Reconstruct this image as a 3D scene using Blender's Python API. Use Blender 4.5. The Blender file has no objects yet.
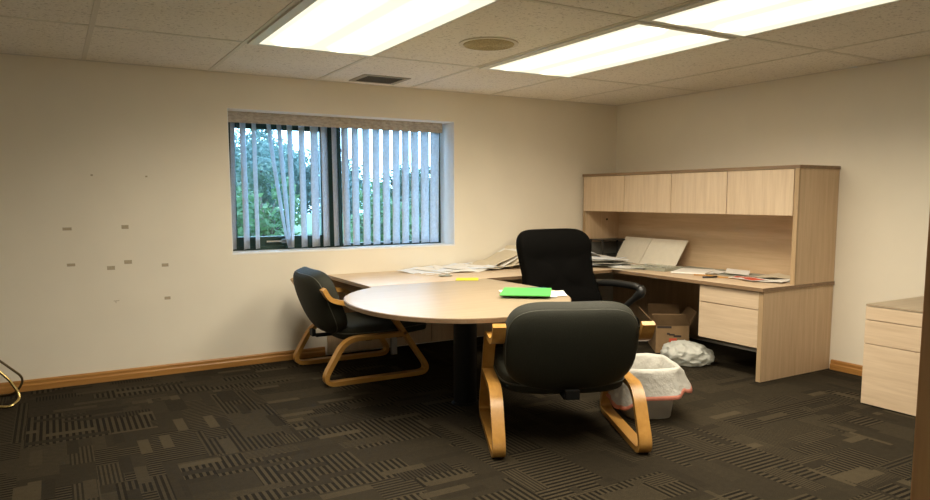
import bpy, bmesh, math, random
from mathutils import Vector, Matrix, noise
C = bpy.context.scene.collection
SC = bpy.context.scene
PI = math.pi

# ------------------------------------------------------------------ camera
def make_camera():
    yaw, pit, rol = 0.53986, -0.10811, -0.0015
    d = Vector((math.sin(yaw)*math.cos(pit), math.cos(yaw)*math.cos(pit), math.sin(pit)))
    r = Vector((math.cos(yaw), -math.sin(yaw), 0)); u = r.cross(d)
    r2 = r*math.cos(rol)+u*math.sin(rol); u2 = -r*math.sin(rol)+u*math.cos(rol)
    cd = bpy.data.cameras.new('camera'); cam = bpy.data.objects.new('camera', cd); C.objects.link(cam)
    m = Matrix(((r2.x, u2.x, -d.x), (r2.y, u2.y, -d.y), (r2.z, u2.z, -d.z))).to_4x4()
    m.translation = Vector((-5.5479, -6.2035, 1.4369))
    cam.matrix_world = m
    cd.sensor_width = 36; cd.lens = 36*709.48/930
    cd.shift_x = -0.01446; cd.shift_y = 0.02619
    cd.clip_start = 0.02; cd.clip_end = 300
    SC.camera = cam
make_camera()
SC.view_settings.view_transform = 'Standard'
SC.view_settings.look = 'None'
SC.view_settings.gamma = 1.0
SC.view_settings.use_curve_mapping = False
SC.view_settings.exposure = 0.56

# ------------------------------------------------------------------ sky (soft overcast daylight)
W = bpy.data.worlds.new('sky'); SC.world = W; W.use_nodes = True
_n = W.node_tree.nodes; _n.clear()
_o = _n.new('ShaderNodeOutputWorld'); _b = _n.new('ShaderNodeBackground')
_b.inputs[0].default_value = (0.44, 0.70, 1.0, 1); _b.inputs[1].default_value = 8.2
W.node_tree.links.new(_b.outputs[0], _o.inputs[0])
LAMP = (1.0, 0.92, 0.73); LAMP_S = 6.0     # glow of the prismatic lens seen from the side
BEAM = (1.0, 0.88, 0.69); BEAM_W = 24          # light each fixture throws downwards

# ------------------------------------------------------------------ materials
def nm(name):
    m = bpy.data.materials.new(name); m.use_nodes = True
    nt = m.node_tree; b = nt.nodes['Principled BSDF']
    return m, nt, b
def node(nt, t, **kw):
    n = nt.nodes.new(t)
    for k, v in kw.items(): setattr(n, k, v)
    return n
def ramp(nt, fac, stops):
    r = nt.nodes.new('ShaderNodeValToRGB'); e = r.color_ramp.elements
    e[0].position, e[0].color = stops[0][0], (*stops[0][1], 1)
    e[1].position, e[1].color = stops[1][0], (*stops[1][1], 1)
    for p, c in stops[2:]:
        x = e.new(p); x.color = (*c, 1)
    nt.links.new(fac, r.inputs[0]); return r
def mapping(nt, scale, rot=(0, 0, 0), src='Object'):
    tc = node(nt, 'ShaderNodeTexCoord'); mp = node(nt, 'ShaderNodeMapping')
    mp.inputs['Scale'].default_value = scale; mp.inputs['Rotation'].default_value = rot
    nt.links.new(tc.outputs[src], mp.inputs[0]); return mp.outputs[0]
def tex_noise(nt, vec, scale, detail=3, rough=.5):
    n = node(nt, 'ShaderNodeTexNoise'); n.inputs['Scale'].default_value = scale
    n.inputs['Detail'].default_value = detail; n.inputs['Roughness'].default_value = rough
    nt.links.new(vec, n.inputs['Vector']); return n.outputs[0]
def bump(nt, b, h, strength, dist=.01):
    bp = node(nt, 'ShaderNodeBump'); bp.inputs['Strength'].default_value = strength
    bp.inputs['Distance'].default_value = dist
    nt.links.new(h, bp.inputs['Height']); nt.links.new(bp.outputs[0], b.inputs['Normal'])
def plain(name, col, rough=.6, metal=0, spec=.5, var=.06, scale=20, bmp=0):
    m, nt, b = nm(name)
    v = mapping(nt, (1, 1, 1)); f = tex_noise(nt, v, scale)
    r = ramp(nt, f, [(.3, tuple(c*(1-var) for c in col)), (.7, tuple(min(1, c*(1+var)) for c in col))])
    nt.links.new(r.outputs[0], b.inputs['Base Color'])
    b.inputs['Roughness'].default_value = rough; b.inputs['Metallic'].default_value = metal
    b.inputs['Specular IOR Level'].default_value = spec
    if bmp: bump(nt, b, f, bmp)
    return m
def wood(name, c1, c2, axis, rough=.4, fine=1.0, spec=.5):
    """laminate / timber with its grain along axis (0,1,2)"""
    m, nt, b = nm(name)
    s = [16*fine]*3; s[axis] = 1.1
    v = mapping(nt, tuple(s)); f = tex_noise(nt, v, 1.6, 5, .6)
    s2 = [110*fine]*3; s2[axis] = 4
    f2 = tex_noise(nt, mapping(nt, tuple(s2)), 1.0, 2)
    mx = node(nt, 'ShaderNodeMath', operation='MULTIPLY_ADD'); nt.links.new(f2, mx.inputs[0])
    mx.inputs[1].default_value = .35; nt.links.new(f, mx.inputs[2])
    r = ramp(nt, mx.outputs[0], [(.45, c1), (.88, c2)])
    nt.links.new(r.outputs[0], b.inputs['Base Color'])
    b.inputs['Roughness'].default_value = rough; b.inputs['Specular IOR Level'].default_value = spec
    return m
M = {}
M['wall'] = plain('painted_wall', (.83, .77, .655), .85, var=.02, scale=2.5, spec=.25)
M['reveal'] = plain('window_reveal_paint', (.86, .86, .86), .7, var=.02)
M['grid'] = plain('ceiling_grid_metal', (.66, .62, .54), .5, var=.02)
M['lighttrim'] = plain('light_trim_metal', (.74, .75, .72), .45, var=.02)
A1, A2 = (.58, .435, .295), (.72, .57, .41)
for k, a in (('x', 0), ('y', 1), ('z', 2)): M['lam_'+k] = wood('maple_laminate_'+k, A1, A2, a, .42)
for k, a in (('x', 0), ('y', 1), ('z', 2)): M['pan_'+k] = wood('maple_panel_'+k, (.54, .385, .235), (.66, .49, .32), a, .45)
M['top'] = wood('maple_worktop', (.32, .245, .165), (.39, .31, .215), 0, .34, 1.0, .3)
M['edge'] = wood('tan_edge_band', (.20, .125, .07), (.29, .19, .11), 1, .45)
M['edgel'] = wood('light_edge_band', (.36, .245, .135), (.46, .325, .19), 2, .45)
M['beech'] = wood('lacquered_beech', (.45, .225, .05), (.55, .29, .075), 0, .28, .8)
M['oak'] = wood('oak_baseboard', (.34, .155, .04), (.44, .22, .06), 0, .35, 1.5)
M['oak_y'] = wood('oak_baseboard_y', (.34, .155, .04), (.44, .22, .06), 1, .35, 1.5)
M['door'] = wood('stained_door_wood', (.40, .18, .06), (.58, .29, .10), 2, .4)
M['fabric'] = plain('grey_green_upholstery', (.024, .025, .018), .7, var=.12, scale=160, bmp=.15, spec=.25)
M['piping'] = plain('grey_piping', (.07, .07, .055), .6)
M['black'] = plain('black_fabric', (.0035, .0033, .003), .95, var=.2, scale=200, bmp=.2, spec=.04)
M['plastic'] = plain('black_plastic', (.012, .012, .012), .35, spec=.5)
M['blackmetal'] = plain('black_steel', (.005, .005, .005), .5, spec=.2)
M['green'] = plain('dark_green_window_frame', (.010, .040, .032), .4)
M['chrome'] = plain('handle_metal', (.55, .55, .52), .3, metal=1)
M['brass'] = plain('brass_tube', (.75, .58, .25), .22, metal=1)
M['bronze'] = plain('dark_bronze_tube', (.09, .065, .035), .3, metal=1)
M['greymetal'] = plain('grey_bracket_metal', (.45, .44, .42), .5)
M['slot'] = plain('vent_dark_metal', (.13, .125, .11), .6)
M['ventm'] = plain('vent_paint', (.36, .33, .27), .6)
M['speaker'] = plain('speaker_grille_tan', (.46, .38, .21), .7, var=.25, scale=90)
M['paper'] = plain('white_paper', (.86, .84, .80), .8, var=.02)
M['paperw'] = plain('blueish_white_paper', (.80, .83, .88), .8, var=.02)
M['manila'] = plain('manila_paper', (.66, .58, .44), .8, var=.02)
M['greypaper'] = plain('grey_card', (.33, .34, .29), .7, var=.05)
M['board'] = plain('off_white_board', (.78, .73, .62), .6, var=.03)
M['greenfolder'] = plain('green_folder_card', (.09, .47, .10), .5, var=.03)
M['yellow'] = plain('yellow_paper', (.80, .74, .04), .7, var=.03)
M['redink'] = plain('red_print', (.62, .10, .05), .7, var=.1)
M['darkink'] = plain('dark_print', (.05, .035, .03), .7)
M['blue'] = plain('blue_plastic', (.03, .10, .22), .4)
M['card'] = plain('corrugated_card', (.30, .19, .095), .85, var=.08, scale=14)
M['cardin'] = plain('inner_card', (.24, .15, .075), .85, var=.08, scale=14)
M['bin'] = plain('grey_bin_plastic', (.42, .40, .36), .45, var=.03)
M['tie'] = plain('pink_drawstring_plastic', (.80, .30, .22), .5, var=.08)
M['hole'] = plain('grommet_dark', (.015, .01, .008), .6)
M['bark'] = plain('tree_bark', (.06, .045, .03), .9, var=.3, bmp=.4)
M['grass'] = plain('lawn', (.07, .12, .04), .95, var=.35, scale=3)
M['mark'] = plain('tape_residue', (.46, .385, .27), .8, var=.1, scale=60)

def film(name, col, tfac, rough=.45):
    m, nt, b = nm(name)
    b.inputs['Base Color'].default_value = (*col, 1); b.inputs['Roughness'].default_value = rough
    out = nt.nodes['Material Output']
    tr = node(nt, 'ShaderNodeBsdfTranslucent'); tr.inputs[0].default_value = (*col, 1)
    tp = node(nt, 'ShaderNodeBsdfTransparent')
    m1 = node(nt, 'ShaderNodeMixShader'); m1.inputs[0].default_value = .35
    nt.links.new(b.outputs[0], m1.inputs[1]); nt.links.new(tr.outputs[0], m1.inputs[2])
    m2 = node(nt, 'ShaderNodeMixShader'); m2.inputs[0].default_value = tfac
    nt.links.new(m1.outputs[0], m2.inputs[1]); nt.links.new(tp.outputs[0], m2.inputs[2])
    nt.links.new(m2.outputs[0], out.inputs[0])
    f = tex_noise(nt, mapping(nt, (1, 1, 1)), 30, 4)
    bump(nt, b, f, .6, .02)
    return m
M['liner'] = film('translucent_bin_liner', (.74, .73, .68), .14)
M['bag'] = film('translucent_plastic_bag', (.80, .81, .76), .12, .35)
M['clearbox'] = film('clear_greenish_plastic', (.60, .62, .52), .6, .25)

def slat_mat():
    m, nt, b = nm('blind_slat_fabric')
    f = tex_noise(nt, mapping(nt, (1, 1, 1)), 40, 4, .7)
    r = ramp(nt, f, [(.3, (.62, .65, .70)), (.7, (.82, .85, .90))])
    nt.links.new(r.outputs[0], b.inputs['Base Color']); b.inputs['Roughness'].default_value = .9
    tr = node(nt, 'ShaderNodeBsdfTranslucent'); nt.links.new(r.outputs[0], tr.inputs[0])
    mx = node(nt, 'ShaderNodeMixShader'); mx.inputs[0].default_value = .6
    nt.links.new(b.outputs[0], mx.inputs[1]); nt.links.new(tr.outputs[0], mx.inputs[2])
    nt.links.new(mx.outputs[0], nt.nodes['Material Output'].inputs[0])
    return m
M['slat'] = slat_mat()
def valance_mat():
    m, nt, b = nm('mottled_valance_fabric')
    f = tex_noise(nt, mapping(nt, (1, 1, 2.5)), 22, 5, .7)
    r = ramp(nt, f, [(.35, (.36, .31, .26)), (.68, (.60, .54, .46))])
    nt.links.new(r.outputs[0], b.inputs['Base Color']); b.inputs['Roughness'].default_value = .9
    return m
M['valance'] = valance_mat()
def glass_mat():
    m, nt, b = nm('window_glass'); nt.nodes.remove(b)
    g = node(nt, 'ShaderNodeBsdfGlossy'); g.inputs['Roughness'].default_value = .02
    t = node(nt, 'ShaderNodeBsdfTransparent'); t.inputs[0].default_value = (.86, .93, .95, 1)
    fr = node(nt, 'ShaderNodeFresnel'); fr.inputs[0].default_value = 1.45
    mx = node(nt, 'ShaderNodeMixShader')
    nt.links.new(fr.outputs[0], mx.inputs[0]); nt.links.new(t.outputs[0], mx.inputs[1]); nt.links.new(g.outputs[0], mx.inputs[2])
    nt.links.new(mx.outputs[0], nt.nodes['Material Output'].inputs[0])
    return m
M['glass'] = glass_mat()
def ceiling_mat():
    m, nt, b = nm('acoustic_ceiling_tile')
    v = mapping(nt, (1, 1, 1))
    f = tex_noise(nt, v, 55, 3, .6)
    f2 = tex_noise(nt, v, 1.2, 2)
    r = ramp(nt, f, [(.33, (.56, .52, .46)), (.43, (.86, .815, .74))])
    r2 = ramp(nt, f2, [(.3, (.93, .93, .93)), (.7, (1, 1, 1))])
    mx = node(nt, 'ShaderNodeMixRGB', blend_type='MULTIPLY'); mx.inputs[0].default_value = 1
    nt.links.new(r.outputs[0], mx.inputs[1]); nt.links.new(r2.outputs[0], mx.inputs[2])
    nt.links.new(mx.outputs[0], b.inputs['Base Color']); b.inputs['Roughness'].default_value = .95
    b.inputs['Specular IOR Level'].default_value = .15
    bump(nt, b, f, .4, .01)
    return m
M['ceil'] = ceiling_mat()
def diffuser_mat():
    # two fluorescent tubes glow through a prismatic lens: brighter bands along the lamp (local y)
    m, nt, b = nm('lit_prismatic_lens'); nt.nodes.remove(b)
    tc = node(nt, 'ShaderNodeTexCoord'); sp = node(nt, 'ShaderNodeSeparateXYZ'); nt.links.new(tc.outputs['Object'], sp.inputs[0])
    a = node(nt, 'ShaderNodeMath', operation='ABSOLUTE'); nt.links.new(sp.outputs[0], a.inputs[0])
    s = node(nt, 'ShaderNodeMath', operation='SUBTRACT'); nt.links.new(a.outputs[0], s.inputs[0]); s.inputs[1].default_value = .19
    q = node(nt, 'ShaderNodeMath', operation='ABSOLUTE'); nt.links.new(s.outputs[0], q.inputs[0])
    r = ramp(nt, q.outputs[0], [(0.0, (1, 1, 1)), (.04, (.80, .79, .75)), (.10, (.26, .25, .225)), (.16, (.135, .128, .110))])
    mx = node(nt, 'ShaderNodeMixRGB', blend_type='MULTIPLY'); mx.inputs[0].default_value = 1
    mx.inputs[1].default_value = (*LAMP, 1); nt.links.new(r.outputs[0], mx.inputs[2])
    ya = node(nt, 'ShaderNodeMath', operation='ABSOLUTE'); nt.links.new(sp.outputs[1], ya.inputs[0])
    r2 = ramp(nt, ya.outputs[0], [(.72, (1, 1, 1)), (.845, (.30, .30, .29))])      # the tubes stop short of the lens ends
    m2 = node(nt, 'ShaderNodeMixRGB', blend_type='MULTIPLY'); m2.inputs[0].default_value = 1
    nt.links.new(mx.outputs[0], m2.inputs[1]); nt.links.new(r2.outputs[0], m2.inputs[2])
    ad = node(nt, 'ShaderNodeMixRGB', blend_type='LIGHTEN'); ad.inputs[0].default_value = 1; ad.inputs[2].default_value = (.140, .128, .095, 1)
    nt.links.new(m2.outputs[0], ad.inputs[1])
    e = node(nt, 'ShaderNodeEmission'); e.inputs[1].default_value = LAMP_S
    nt.links.new(ad.outputs[0], e.inputs[0]); nt.links.new(e.outputs[0], nt.nodes['Material Output'].inputs[0])
    return m
M['lens'] = diffuser_mat()

def carpet_mat():
    m, nt, b = nm('patterned_carpet')
    L = nt.links
    def mth(op, a, bb=None, c=None):
        n = node(nt, 'ShaderNodeMath', operation=op)
        for i, x in enumerate((a, bb, c)):
            if x is None: continue
            if isinstance(x, (int, float)): n.inputs[i].default_value = x
            else: L.new(x, n.inputs[i])
        return n.outputs[0]
    tc = node(nt, 'ShaderNodeTexCoord'); sp = node(nt, 'ShaderNodeSeparateXYZ'); L.new(tc.outputs['Object'], sp.inputs[0])
    tx = mth('FLOOR', mth('DIVIDE', sp.outputs[0], .72)); ty = mth('FLOOR', mth('DIVIDE', sp.outputs[1], .72))
    tn = node(nt, 'ShaderNodeTexWhiteNoise', noise_dimensions='2D'); tcb = node(nt, 'ShaderNodeCombineXYZ')
    L.new(tx, tcb.inputs[0]); L.new(ty, tcb.inputs[1]); L.new(tcb.outputs[0], tn.inputs[0])
    turn = mth('GREATER_THAN', tn.outputs[0], .55)      # quarter-turned carpet tiles
    def mixv(f, a, c):
        n = node(nt, 'ShaderNodeMix'); L.new(f, n.inputs[0]); L.new(a, n.inputs[2]); L.new(c, n.inputs[3]); return n.outputs[0]
    X, Y = mixv(turn, sp.outputs[0], sp.outputs[1]), mixv(turn, sp.outputs[1], sp.outputs[0])
    def layer(cx, cy, ox, oy, seed):
        # cells staggered per row, random numbers per cell
        row = mth('FLOOR', mth('DIVIDE', mth('ADD', Y, oy), cy))
        wn = node(nt, 'ShaderNodeTexWhiteNoise', noise_dimensions='2D'); cb = node(nt, 'ShaderNodeCombineXYZ')
        L.new(row, cb.inputs[0]); cb.inputs[1].default_value = seed; L.new(cb.outputs[0], wn.inputs[0])
        xs = mth('ADD', mth('DIVIDE', mth('ADD', X, ox), cx), mth('MULTIPLY', wn.outputs[0], 5.0))
        col = mth('FLOOR', xs)
        w2 = node(nt, 'ShaderNodeTexWhiteNoise', noise_dimensions='3D'); c2 = node(nt, 'ShaderNodeCombineXYZ')
        L.new(row, c2.inputs[0]); L.new(col, c2.inputs[1]); c2.inputs[2].default_value = seed+3.3; L.new(c2.outputs[0], w2.inputs[0])
        s2 = node(nt, 'ShaderNodeSeparateColor'); L.new(w2.outputs[1], s2.inputs[0])
        return s2.outputs[0], s2.outputs[1], s2.outputs[2]
    def stripes(co, freq, duty):
        return mth('GREATER_THAN', mth('FRACT', mth('MULTIPLY', co, freq)), duty)
    r1, g1, b1 = layer(.54, .24, .13, .07, 1.0)
    r2, g2, b2 = layer(.30, .12, .05, .02, 7.0)
    r3, g3, b3 = layer(.26, .06, .2, .03, 13.0)
    sx = stripes(X, 29, .5); sx2 = stripes(X, 50, .5); sy = stripes(Y, 34, .5); sy2 = stripes(Y, 48, .5)
    # large cells: plain dark, wide stripes, fine stripes, cross stripes
    def pick(r, opts, base):
        out = base
        for lo, hi, val in opts:
            sel = mth('MULTIPLY', mth('GREATER_THAN', r, lo), mth('LESS_THAN', r, hi))
            mix = node(nt, 'ShaderNodeMix'); L.new(sel, mix.inputs[0])
            for i, x in ((2, out), (3, val)):
                if isinstance(x, (int, float)): mix.inputs[i].default_value = x
                else: L.new(x, mix.inputs[i])
            out = mix.outputs[0]
        return out
    def scaled(s, lo, hi): return mth('MULTIPLY_ADD', s, hi-lo, lo)
    big = pick(r1, [(0, .27, .30), (.27, .55, scaled(sx, .03, .50)), (.55, .74, scaled(sx2, .16, .46)), (.74, .88, scaled(sy, .08, .44)), (.88, 1.01, .40)], .3)
    mid = pick(r2, [(0, .13, scaled(sx, .05, .48)), (.13, .22, scaled(sy2, .18, .50)), (.22, .27, .34), (.27, .32, scaled(sx2, .05, .36))], big)
    acc = pick(r3, [(0, .04, .56), (.04, .12, .24), (.12, .15, .46)], mid)
    fz = tex_noise(nt, mapping(nt, (1, 1, 1)), 160, 3, .7)
    fz2 = tex_noise(nt, mapping(nt, (1, 1, 1)), 28, 4, .7)
    fine = mth('MULTIPLY_ADD', fz, .42, mth('MULTIPLY_ADD', fz2, .22, mth('SUBTRACT', acc, .32)))
    r = ramp(nt, fine, [(.02, (.007, .005, .003)), (.72, (.074, .058, .034)), (.35, (.027, .0213, .013))])
    L.new(r.outputs[0], b.inputs['Base Color']); b.inputs['Roughness'].default_value = .95
    b.inputs['Specular IOR Level'].default_value = .12
    bump(nt, b, fine, .35, .006)
    return m
M['carpet'] = carpet_mat()
def leaf_mat(name, c1, c2):
    m, nt, b = nm(name)
    f = tex_noise(nt, mapping(nt, (1, 1, 1)), 1.6, 3)
    r = ramp(nt, f, [(.35, c1), (.65, c2)])
    nt.links.new(r.outputs[0], b.inputs['Base Color']); b.inputs['Roughness'].default_value = .6
    tr = node(nt, 'ShaderNodeBsdfTranslucent'); nt.links.new(r.outputs[0], tr.inputs[0])
    mx = node(nt, 'ShaderNodeMixShader'); mx.inputs[0].default_value = .4
    nt.links.new(b.outputs[0], mx.inputs[1]); nt.links.new(tr.outputs[0], mx.inputs[2])
    nt.links.new(mx.outputs[0], nt.nodes['Material Output'].inputs[0])
    return m
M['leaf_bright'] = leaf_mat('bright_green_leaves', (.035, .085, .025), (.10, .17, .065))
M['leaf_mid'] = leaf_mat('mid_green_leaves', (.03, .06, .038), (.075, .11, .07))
M['leaf_haze'] = leaf_mat('haze_tinted_leaves', (.06, .10, .09), (.12, .18, .155))  # haze over the far trees painted into their leaf colour as pale blue-green

# ------------------------------------------------------------------ mesh helpers
def link(o, parent=None):
    C.objects.link(o)
    if parent is not None: o.parent = parent
    return o
def obj(name, bm, mat, parent=None, smooth=False, ang=None):
    me = bpy.data.meshes.new(name)
    bmesh.ops.recalc_face_normals(bm, faces=bm.faces)
    bm.to_mesh(me); bm.free()
    mats = mat if isinstance(mat, (list, tuple)) else [mat]
    for x in mats: me.materials.append(x)
    if smooth or ang:
        me.shade_smooth()
        if ang: me.set_sharp_from_angle(angle=math.radians(ang))
    return link(bpy.data.objects.new(name, me), parent)
def thing(name, label, cat, loc=(0, 0, 0), rz=0, group=None):
    o = bpy.data.objects.new(name, None); o.empty_display_size = .1; C.objects.link(o)
    o.location = loc; o.rotation_euler = (0, 0, rz); return tag(o, label, cat, group)
def tag(o, label, cat, group=None):
    o['label'] = label; o['category'] = cat
    if group: o['group'] = group
    return o
def struct(name, bm, mat, parent=None, **k):
    o = obj(name, bm, mat, parent, **k); o['kind'] = 'structure'; return o
def B(*boxes, bev=0, bm=None):
    """boxes given as (x0,y0,z0,x1,y1,z1); bevelled edges"""
    bm = bm or bmesh.new()
    for (x0, y0, z0, x1, y1, z1) in boxes:
        r = bmesh.ops.create_cube(bm, size=1)
        vs = r['verts']
        for v in vs:
            v.co = Vector(((x0+x1)/2+v.co.x*(x1-x0), (y0+y1)/2+v.co.y*(y1-y0), (z0+z1)/2+v.co.z*(z1-z0)))
        if bev:
            es = list({e for v in vs for e in v.link_edges})
            bmesh.ops.bevel(bm, geom=es, offset=bev, segments=2, profile=.5, affect='EDGES')
    return bm
def prism(poly, z0, z1, bm=None, bev=0):
    bm = bm or bmesh.new()
    lo = [bm.verts.new((x, y, z0)) for x, y in poly]; hi = [bm.verts.new((x, y, z1)) for x, y in poly]
    n = len(poly)
    f1 = bm.faces.new(lo[::-1]); f2 = bm.faces.new(hi)
    for i in range(n): bm.faces.new((lo[i], lo[(i+1) % n], hi[(i+1) % n], hi[i]))
    if bev:
        es = list(f1.edges)+list(f2.edges)
        bmesh.ops.bevel(bm, geom=es, offset=bev, segments=2, profile=.5, affect='EDGES')
    return bm
def cyl(bm, p, r, h, n=32, r2=None, axis='z'):
    m = Matrix.Translation(Vector(p))
    if axis == 'x': m = m @ Matrix.Rotation(PI/2, 4, 'Y')
    if axis == 'y': m = m @ Matrix.Rotation(-PI/2, 4, 'X')
    bmesh.ops.create_cone(bm, cap_ends=True, segments=n, radius1=r, radius2=r if r2 is None else r2, depth=h,
                          matrix=m @ Matrix.Translation((0, 0, h/2)))
    return bm
def tube(bm, pts, r, n=10, closed=False):
    pts = [Vector(p) for p in pts]; rings = []; N = len(pts); prev = None
    for i, p in enumerate(pts):
        a = pts[i-1] if (i > 0 or closed) else p; c = pts[(i+1) % N] if (i < N-1 or closed) else p
        t = (c-a).normalized()
        if prev is None:
            up = Vector((0, 0, 1)) if abs(t.z) < .9 else Vector((1, 0, 0)); u = t.cross(up).normalized()
        else: u = (prev-t*prev.dot(t)).normalized()
        prev = u; w = t.cross(u); rr = r[i] if isinstance(r, (list, tuple)) else r
        rings.append([bm.verts.new(p+rr*(u*math.cos(2*PI*k/n)+w*math.sin(2*PI*k/n))) for k in range(n)])
    for i in range(N if closed else N-1):
        A, D = rings[i], rings[(i+1) % N]
        for k in range(n): bm.faces.new((A[k], A[(k+1) % n], D[(k+1) % n], D[k]))
    if not closed: bm.faces.new(rings[0][::-1]); bm.faces.new(rings[-1])
    return bm
def rounded(pts, rad, closed=False, seg=7):
    """round the corners of a polyline; pts list of tuples, rad number or list"""
    P = [Vector(p) for p in pts]; n = len(P); out = []
    for i, p in enumerate(P):
        if not closed and i in (0, n-1): out.append(p); continue
        a, c = P[i-1], P[(i+1) % n]; r = rad[i] if isinstance(rad, (list, tuple)) else rad
        d1 = (a-p); d2 = (c-p); l = min(r, d1.length*.48, d2.length*.48)
        s, e = p+d1.normalized()*l, p+d2.normalized()*l
        for k in range(seg+1):
            t = k/seg; out.append(s*(1-t)**2+p*2*t*(1-t)+e*t*t)
    return out
def strip(bm, path, y0, y1, t):
    """bent flat board: path of (x,z), width y0..y1, thickness t centred on path"""
    n = len(path); q = []
    for i, p in enumerate(path):
        a = path[max(0, i-1)]; c = path[min(n-1, i+1)]; d = (Vector(c)-Vector(a)).normalized()
        nn = Vector((-d.y, d.x))*t/2; p = Vector(p)
        vs = []
        for (s, y) in ((1, y0), (1, y1), (-1, y1), (-1, y0)):
            vs.append(bm.verts.new((p.x+nn.x*s, y, p.y+nn.y*s)))
        q.append(vs)
    for i in range(n-1):
        for k in range(4): bm.faces.new((q[i][k], q[i][(k+1) % 4], q[i+1][(k+1) % 4], q[i+1][k]))
    bm.faces.new(q[0][::-1]); bm.faces.new(q[-1])
    return bm
def sq(a, e): return math.copysign(abs(a)**e, a)
def superq(bm, a, b, c, e1, e2, nu=28, nv=56, f=None):
    """cushion: outline in xy (exponent e2), thickness along z (e1); f maps the point"""
    rings = []
    for i in range(1, nu):
        th = -PI/2+PI*i/nu; ring = []
        for k in range(nv):
            w = 2*PI*k/nv
            p = Vector((a*sq(math.cos(th), e1)*sq(math.cos(w), e2), b*sq(math.cos(th), e1)*sq(math.sin(w), e2), c*sq(math.sin(th), e1)))
            ring.append(bm.verts.new(f(p) if f else p))
        rings.append(ring)
    lo = Vector((0, 0, -c)); hi = Vector((0, 0, c))
    lo = bm.verts.new(f(lo) if f else lo); hi = bm.verts.new(f(hi) if f else hi)
    for i in range(len(rings)-1):
        for k in range(nv): bm.faces.new((rings[i][k], rings[i][(k+1) % nv], rings[i+1][(k+1) % nv], rings[i+1][k]))
    for k in range(nv):
        bm.faces.new((lo, rings[0][(k+1) % nv], rings[0][k])); bm.faces.new((hi, rings[-1][k], rings[-1][(k+1) % nv]))
    return bm
def copy_tree(o, parent=None):
    c = o.copy(); C.objects.link(c)
    if parent is not None: c.parent = parent
    for ch in list(o.children): copy_tree(ch, c)
    return c

# ------------------------------------------------------------------ room shell
H = 2.463
WX0, WX1, WZ0, WZ1 = -4.256, -2.105, .956, 2.176
XL, YN = -6.95, -7.0     # left wall, near wall
YD = .36                 # window wall thickness
struct('floor', B((XL-.3, YN-2, -.2, .3, YD, 0)), M['carpet'])
struct('ceiling', B((XL-.3, YN-2, H, .3, YD, H+.2)), M['ceil'])
struct('wall_back', B((XL, 0, 0, WX0, YD, H), (WX1, 0, 0, 0, YD, H), (WX0, 0, 0, WX1, YD, WZ0), (WX0, 0, WZ1, WX1, YD, H)), M['wall'])
wb = bpy.data.objects['wall_back']
struct('wall_right', B((0, YN, 0, .3, YD, H)), M['wall'])
struct('wall_left', B((XL-.3, YN, 0, XL, YD, H)), M['wall'])
DX0, DX1 = -5.72, -4.36
struct('wall_near', B((XL, YN-.3, 0, DX0, YN, H), (DX1, YN-.3, 0, 0, YN, H), (DX0, YN-.3, 2.05, DX1, YN, H)), M['wall'])
struct('wall_corridor', B((XL-.3, YN-2, 0, .3, YN-1.9, H)), M['wall'])
# old tape marks on the wall
for (x, z, w, h) in [(-5.455, 1.204, .06, .022), (-5.061, 1.21, .05, .03), (-5.444, .93, .055, .022), (-5.175, .893, .055, .03),
                     (-5.053, .934, .055, .03), (-4.785, .897, .05, .026), (-4.779, .627, .045, .024)]:
    o = obj('tape_mark', B((x-w/2, -.0012, z-h/2, x+w/2, 0, z+h/2)), M['mark'], wb); o['kind'] = 'structure'
for x_, z_ in ((-5.27, 1.61), (-4.89, 1.605)):
    o = obj('nail_hole', B((x_-.008, -.0012, z_-.006, x_+.008, 0, z_+.006)), M['mark'], wb); o['kind'] = 'structure'
o = obj('scratch', B((-5.17, -.001, .63, -5.13, 0, .634), (-5.156, -.001, .615, -5.152, 0, .63)), M['mark'], wb); o['kind'] = 'structure'
# baseboards, stepped profile
def baseboard(name, a, b, axis, mat):
    prof = [(0, 0), (-.026, 0), (-.026, .042), (-.018, .052), (-.018, .072), (-.010, .082), (0, .082)]
    bm = bmesh.new()
    if axis == 'x': A = [bm.verts.new((a, d-.0, z)) for d, z in prof]; D = [bm.verts.new((b, d, z)) for d, z in prof]
    else: A = [bm.verts.new((d, a, z)) for d, z in prof]; D = [bm.verts.new((d, b, z)) for d, z in prof]
    n = len(prof)
    for i in range(n): bm.faces.new((A[i], A[(i+1) % n], D[(i+1) % n], D[i]))
    bm.faces.new(A); bm.faces.new(D[::-1])
    return struct(name, bm, mat)
baseboard('baseboard_back', XL, -3.475, 'x', M['oak'])
baseboard('baseboard_right', -2.715, YN, 'y', M['oak_y'])
# reveal lining and sill of the window
struct('trim_2', B((WX0, 0, WZ0-.001, WX1, .30, WZ0+.012), (WX1-.006, 0, WZ0+.012, WX1, .30, WZ1-.004), (WX0, 0, WZ0+.012, WX0+.006, .30, WZ1-.004),
                   (WX0, 0, WZ1-.004, WX1, .30, WZ1)), M['reveal'])
# ceiling grid
TA, TP, D1 = .8945, .807, 1.2555
gx = [-TP-k*TA for k in range(7)]; gy = [-D1-k*2*TA for k in range(4)]
bm = bmesh.new()
for x in gx: B((x-.015, YN, H-.004, x+.015, 0, H), bm=bm)
for y in gy: B((XL, y-.015, H-.0036, 0, y+.015, H), bm=bm)
B((XL, -.022, H-.005, 0, 0, H), (-.022, YN, H-.005, 0, 0, H), bm=bm)
struct('trim_1', bm, M['grid'])
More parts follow.
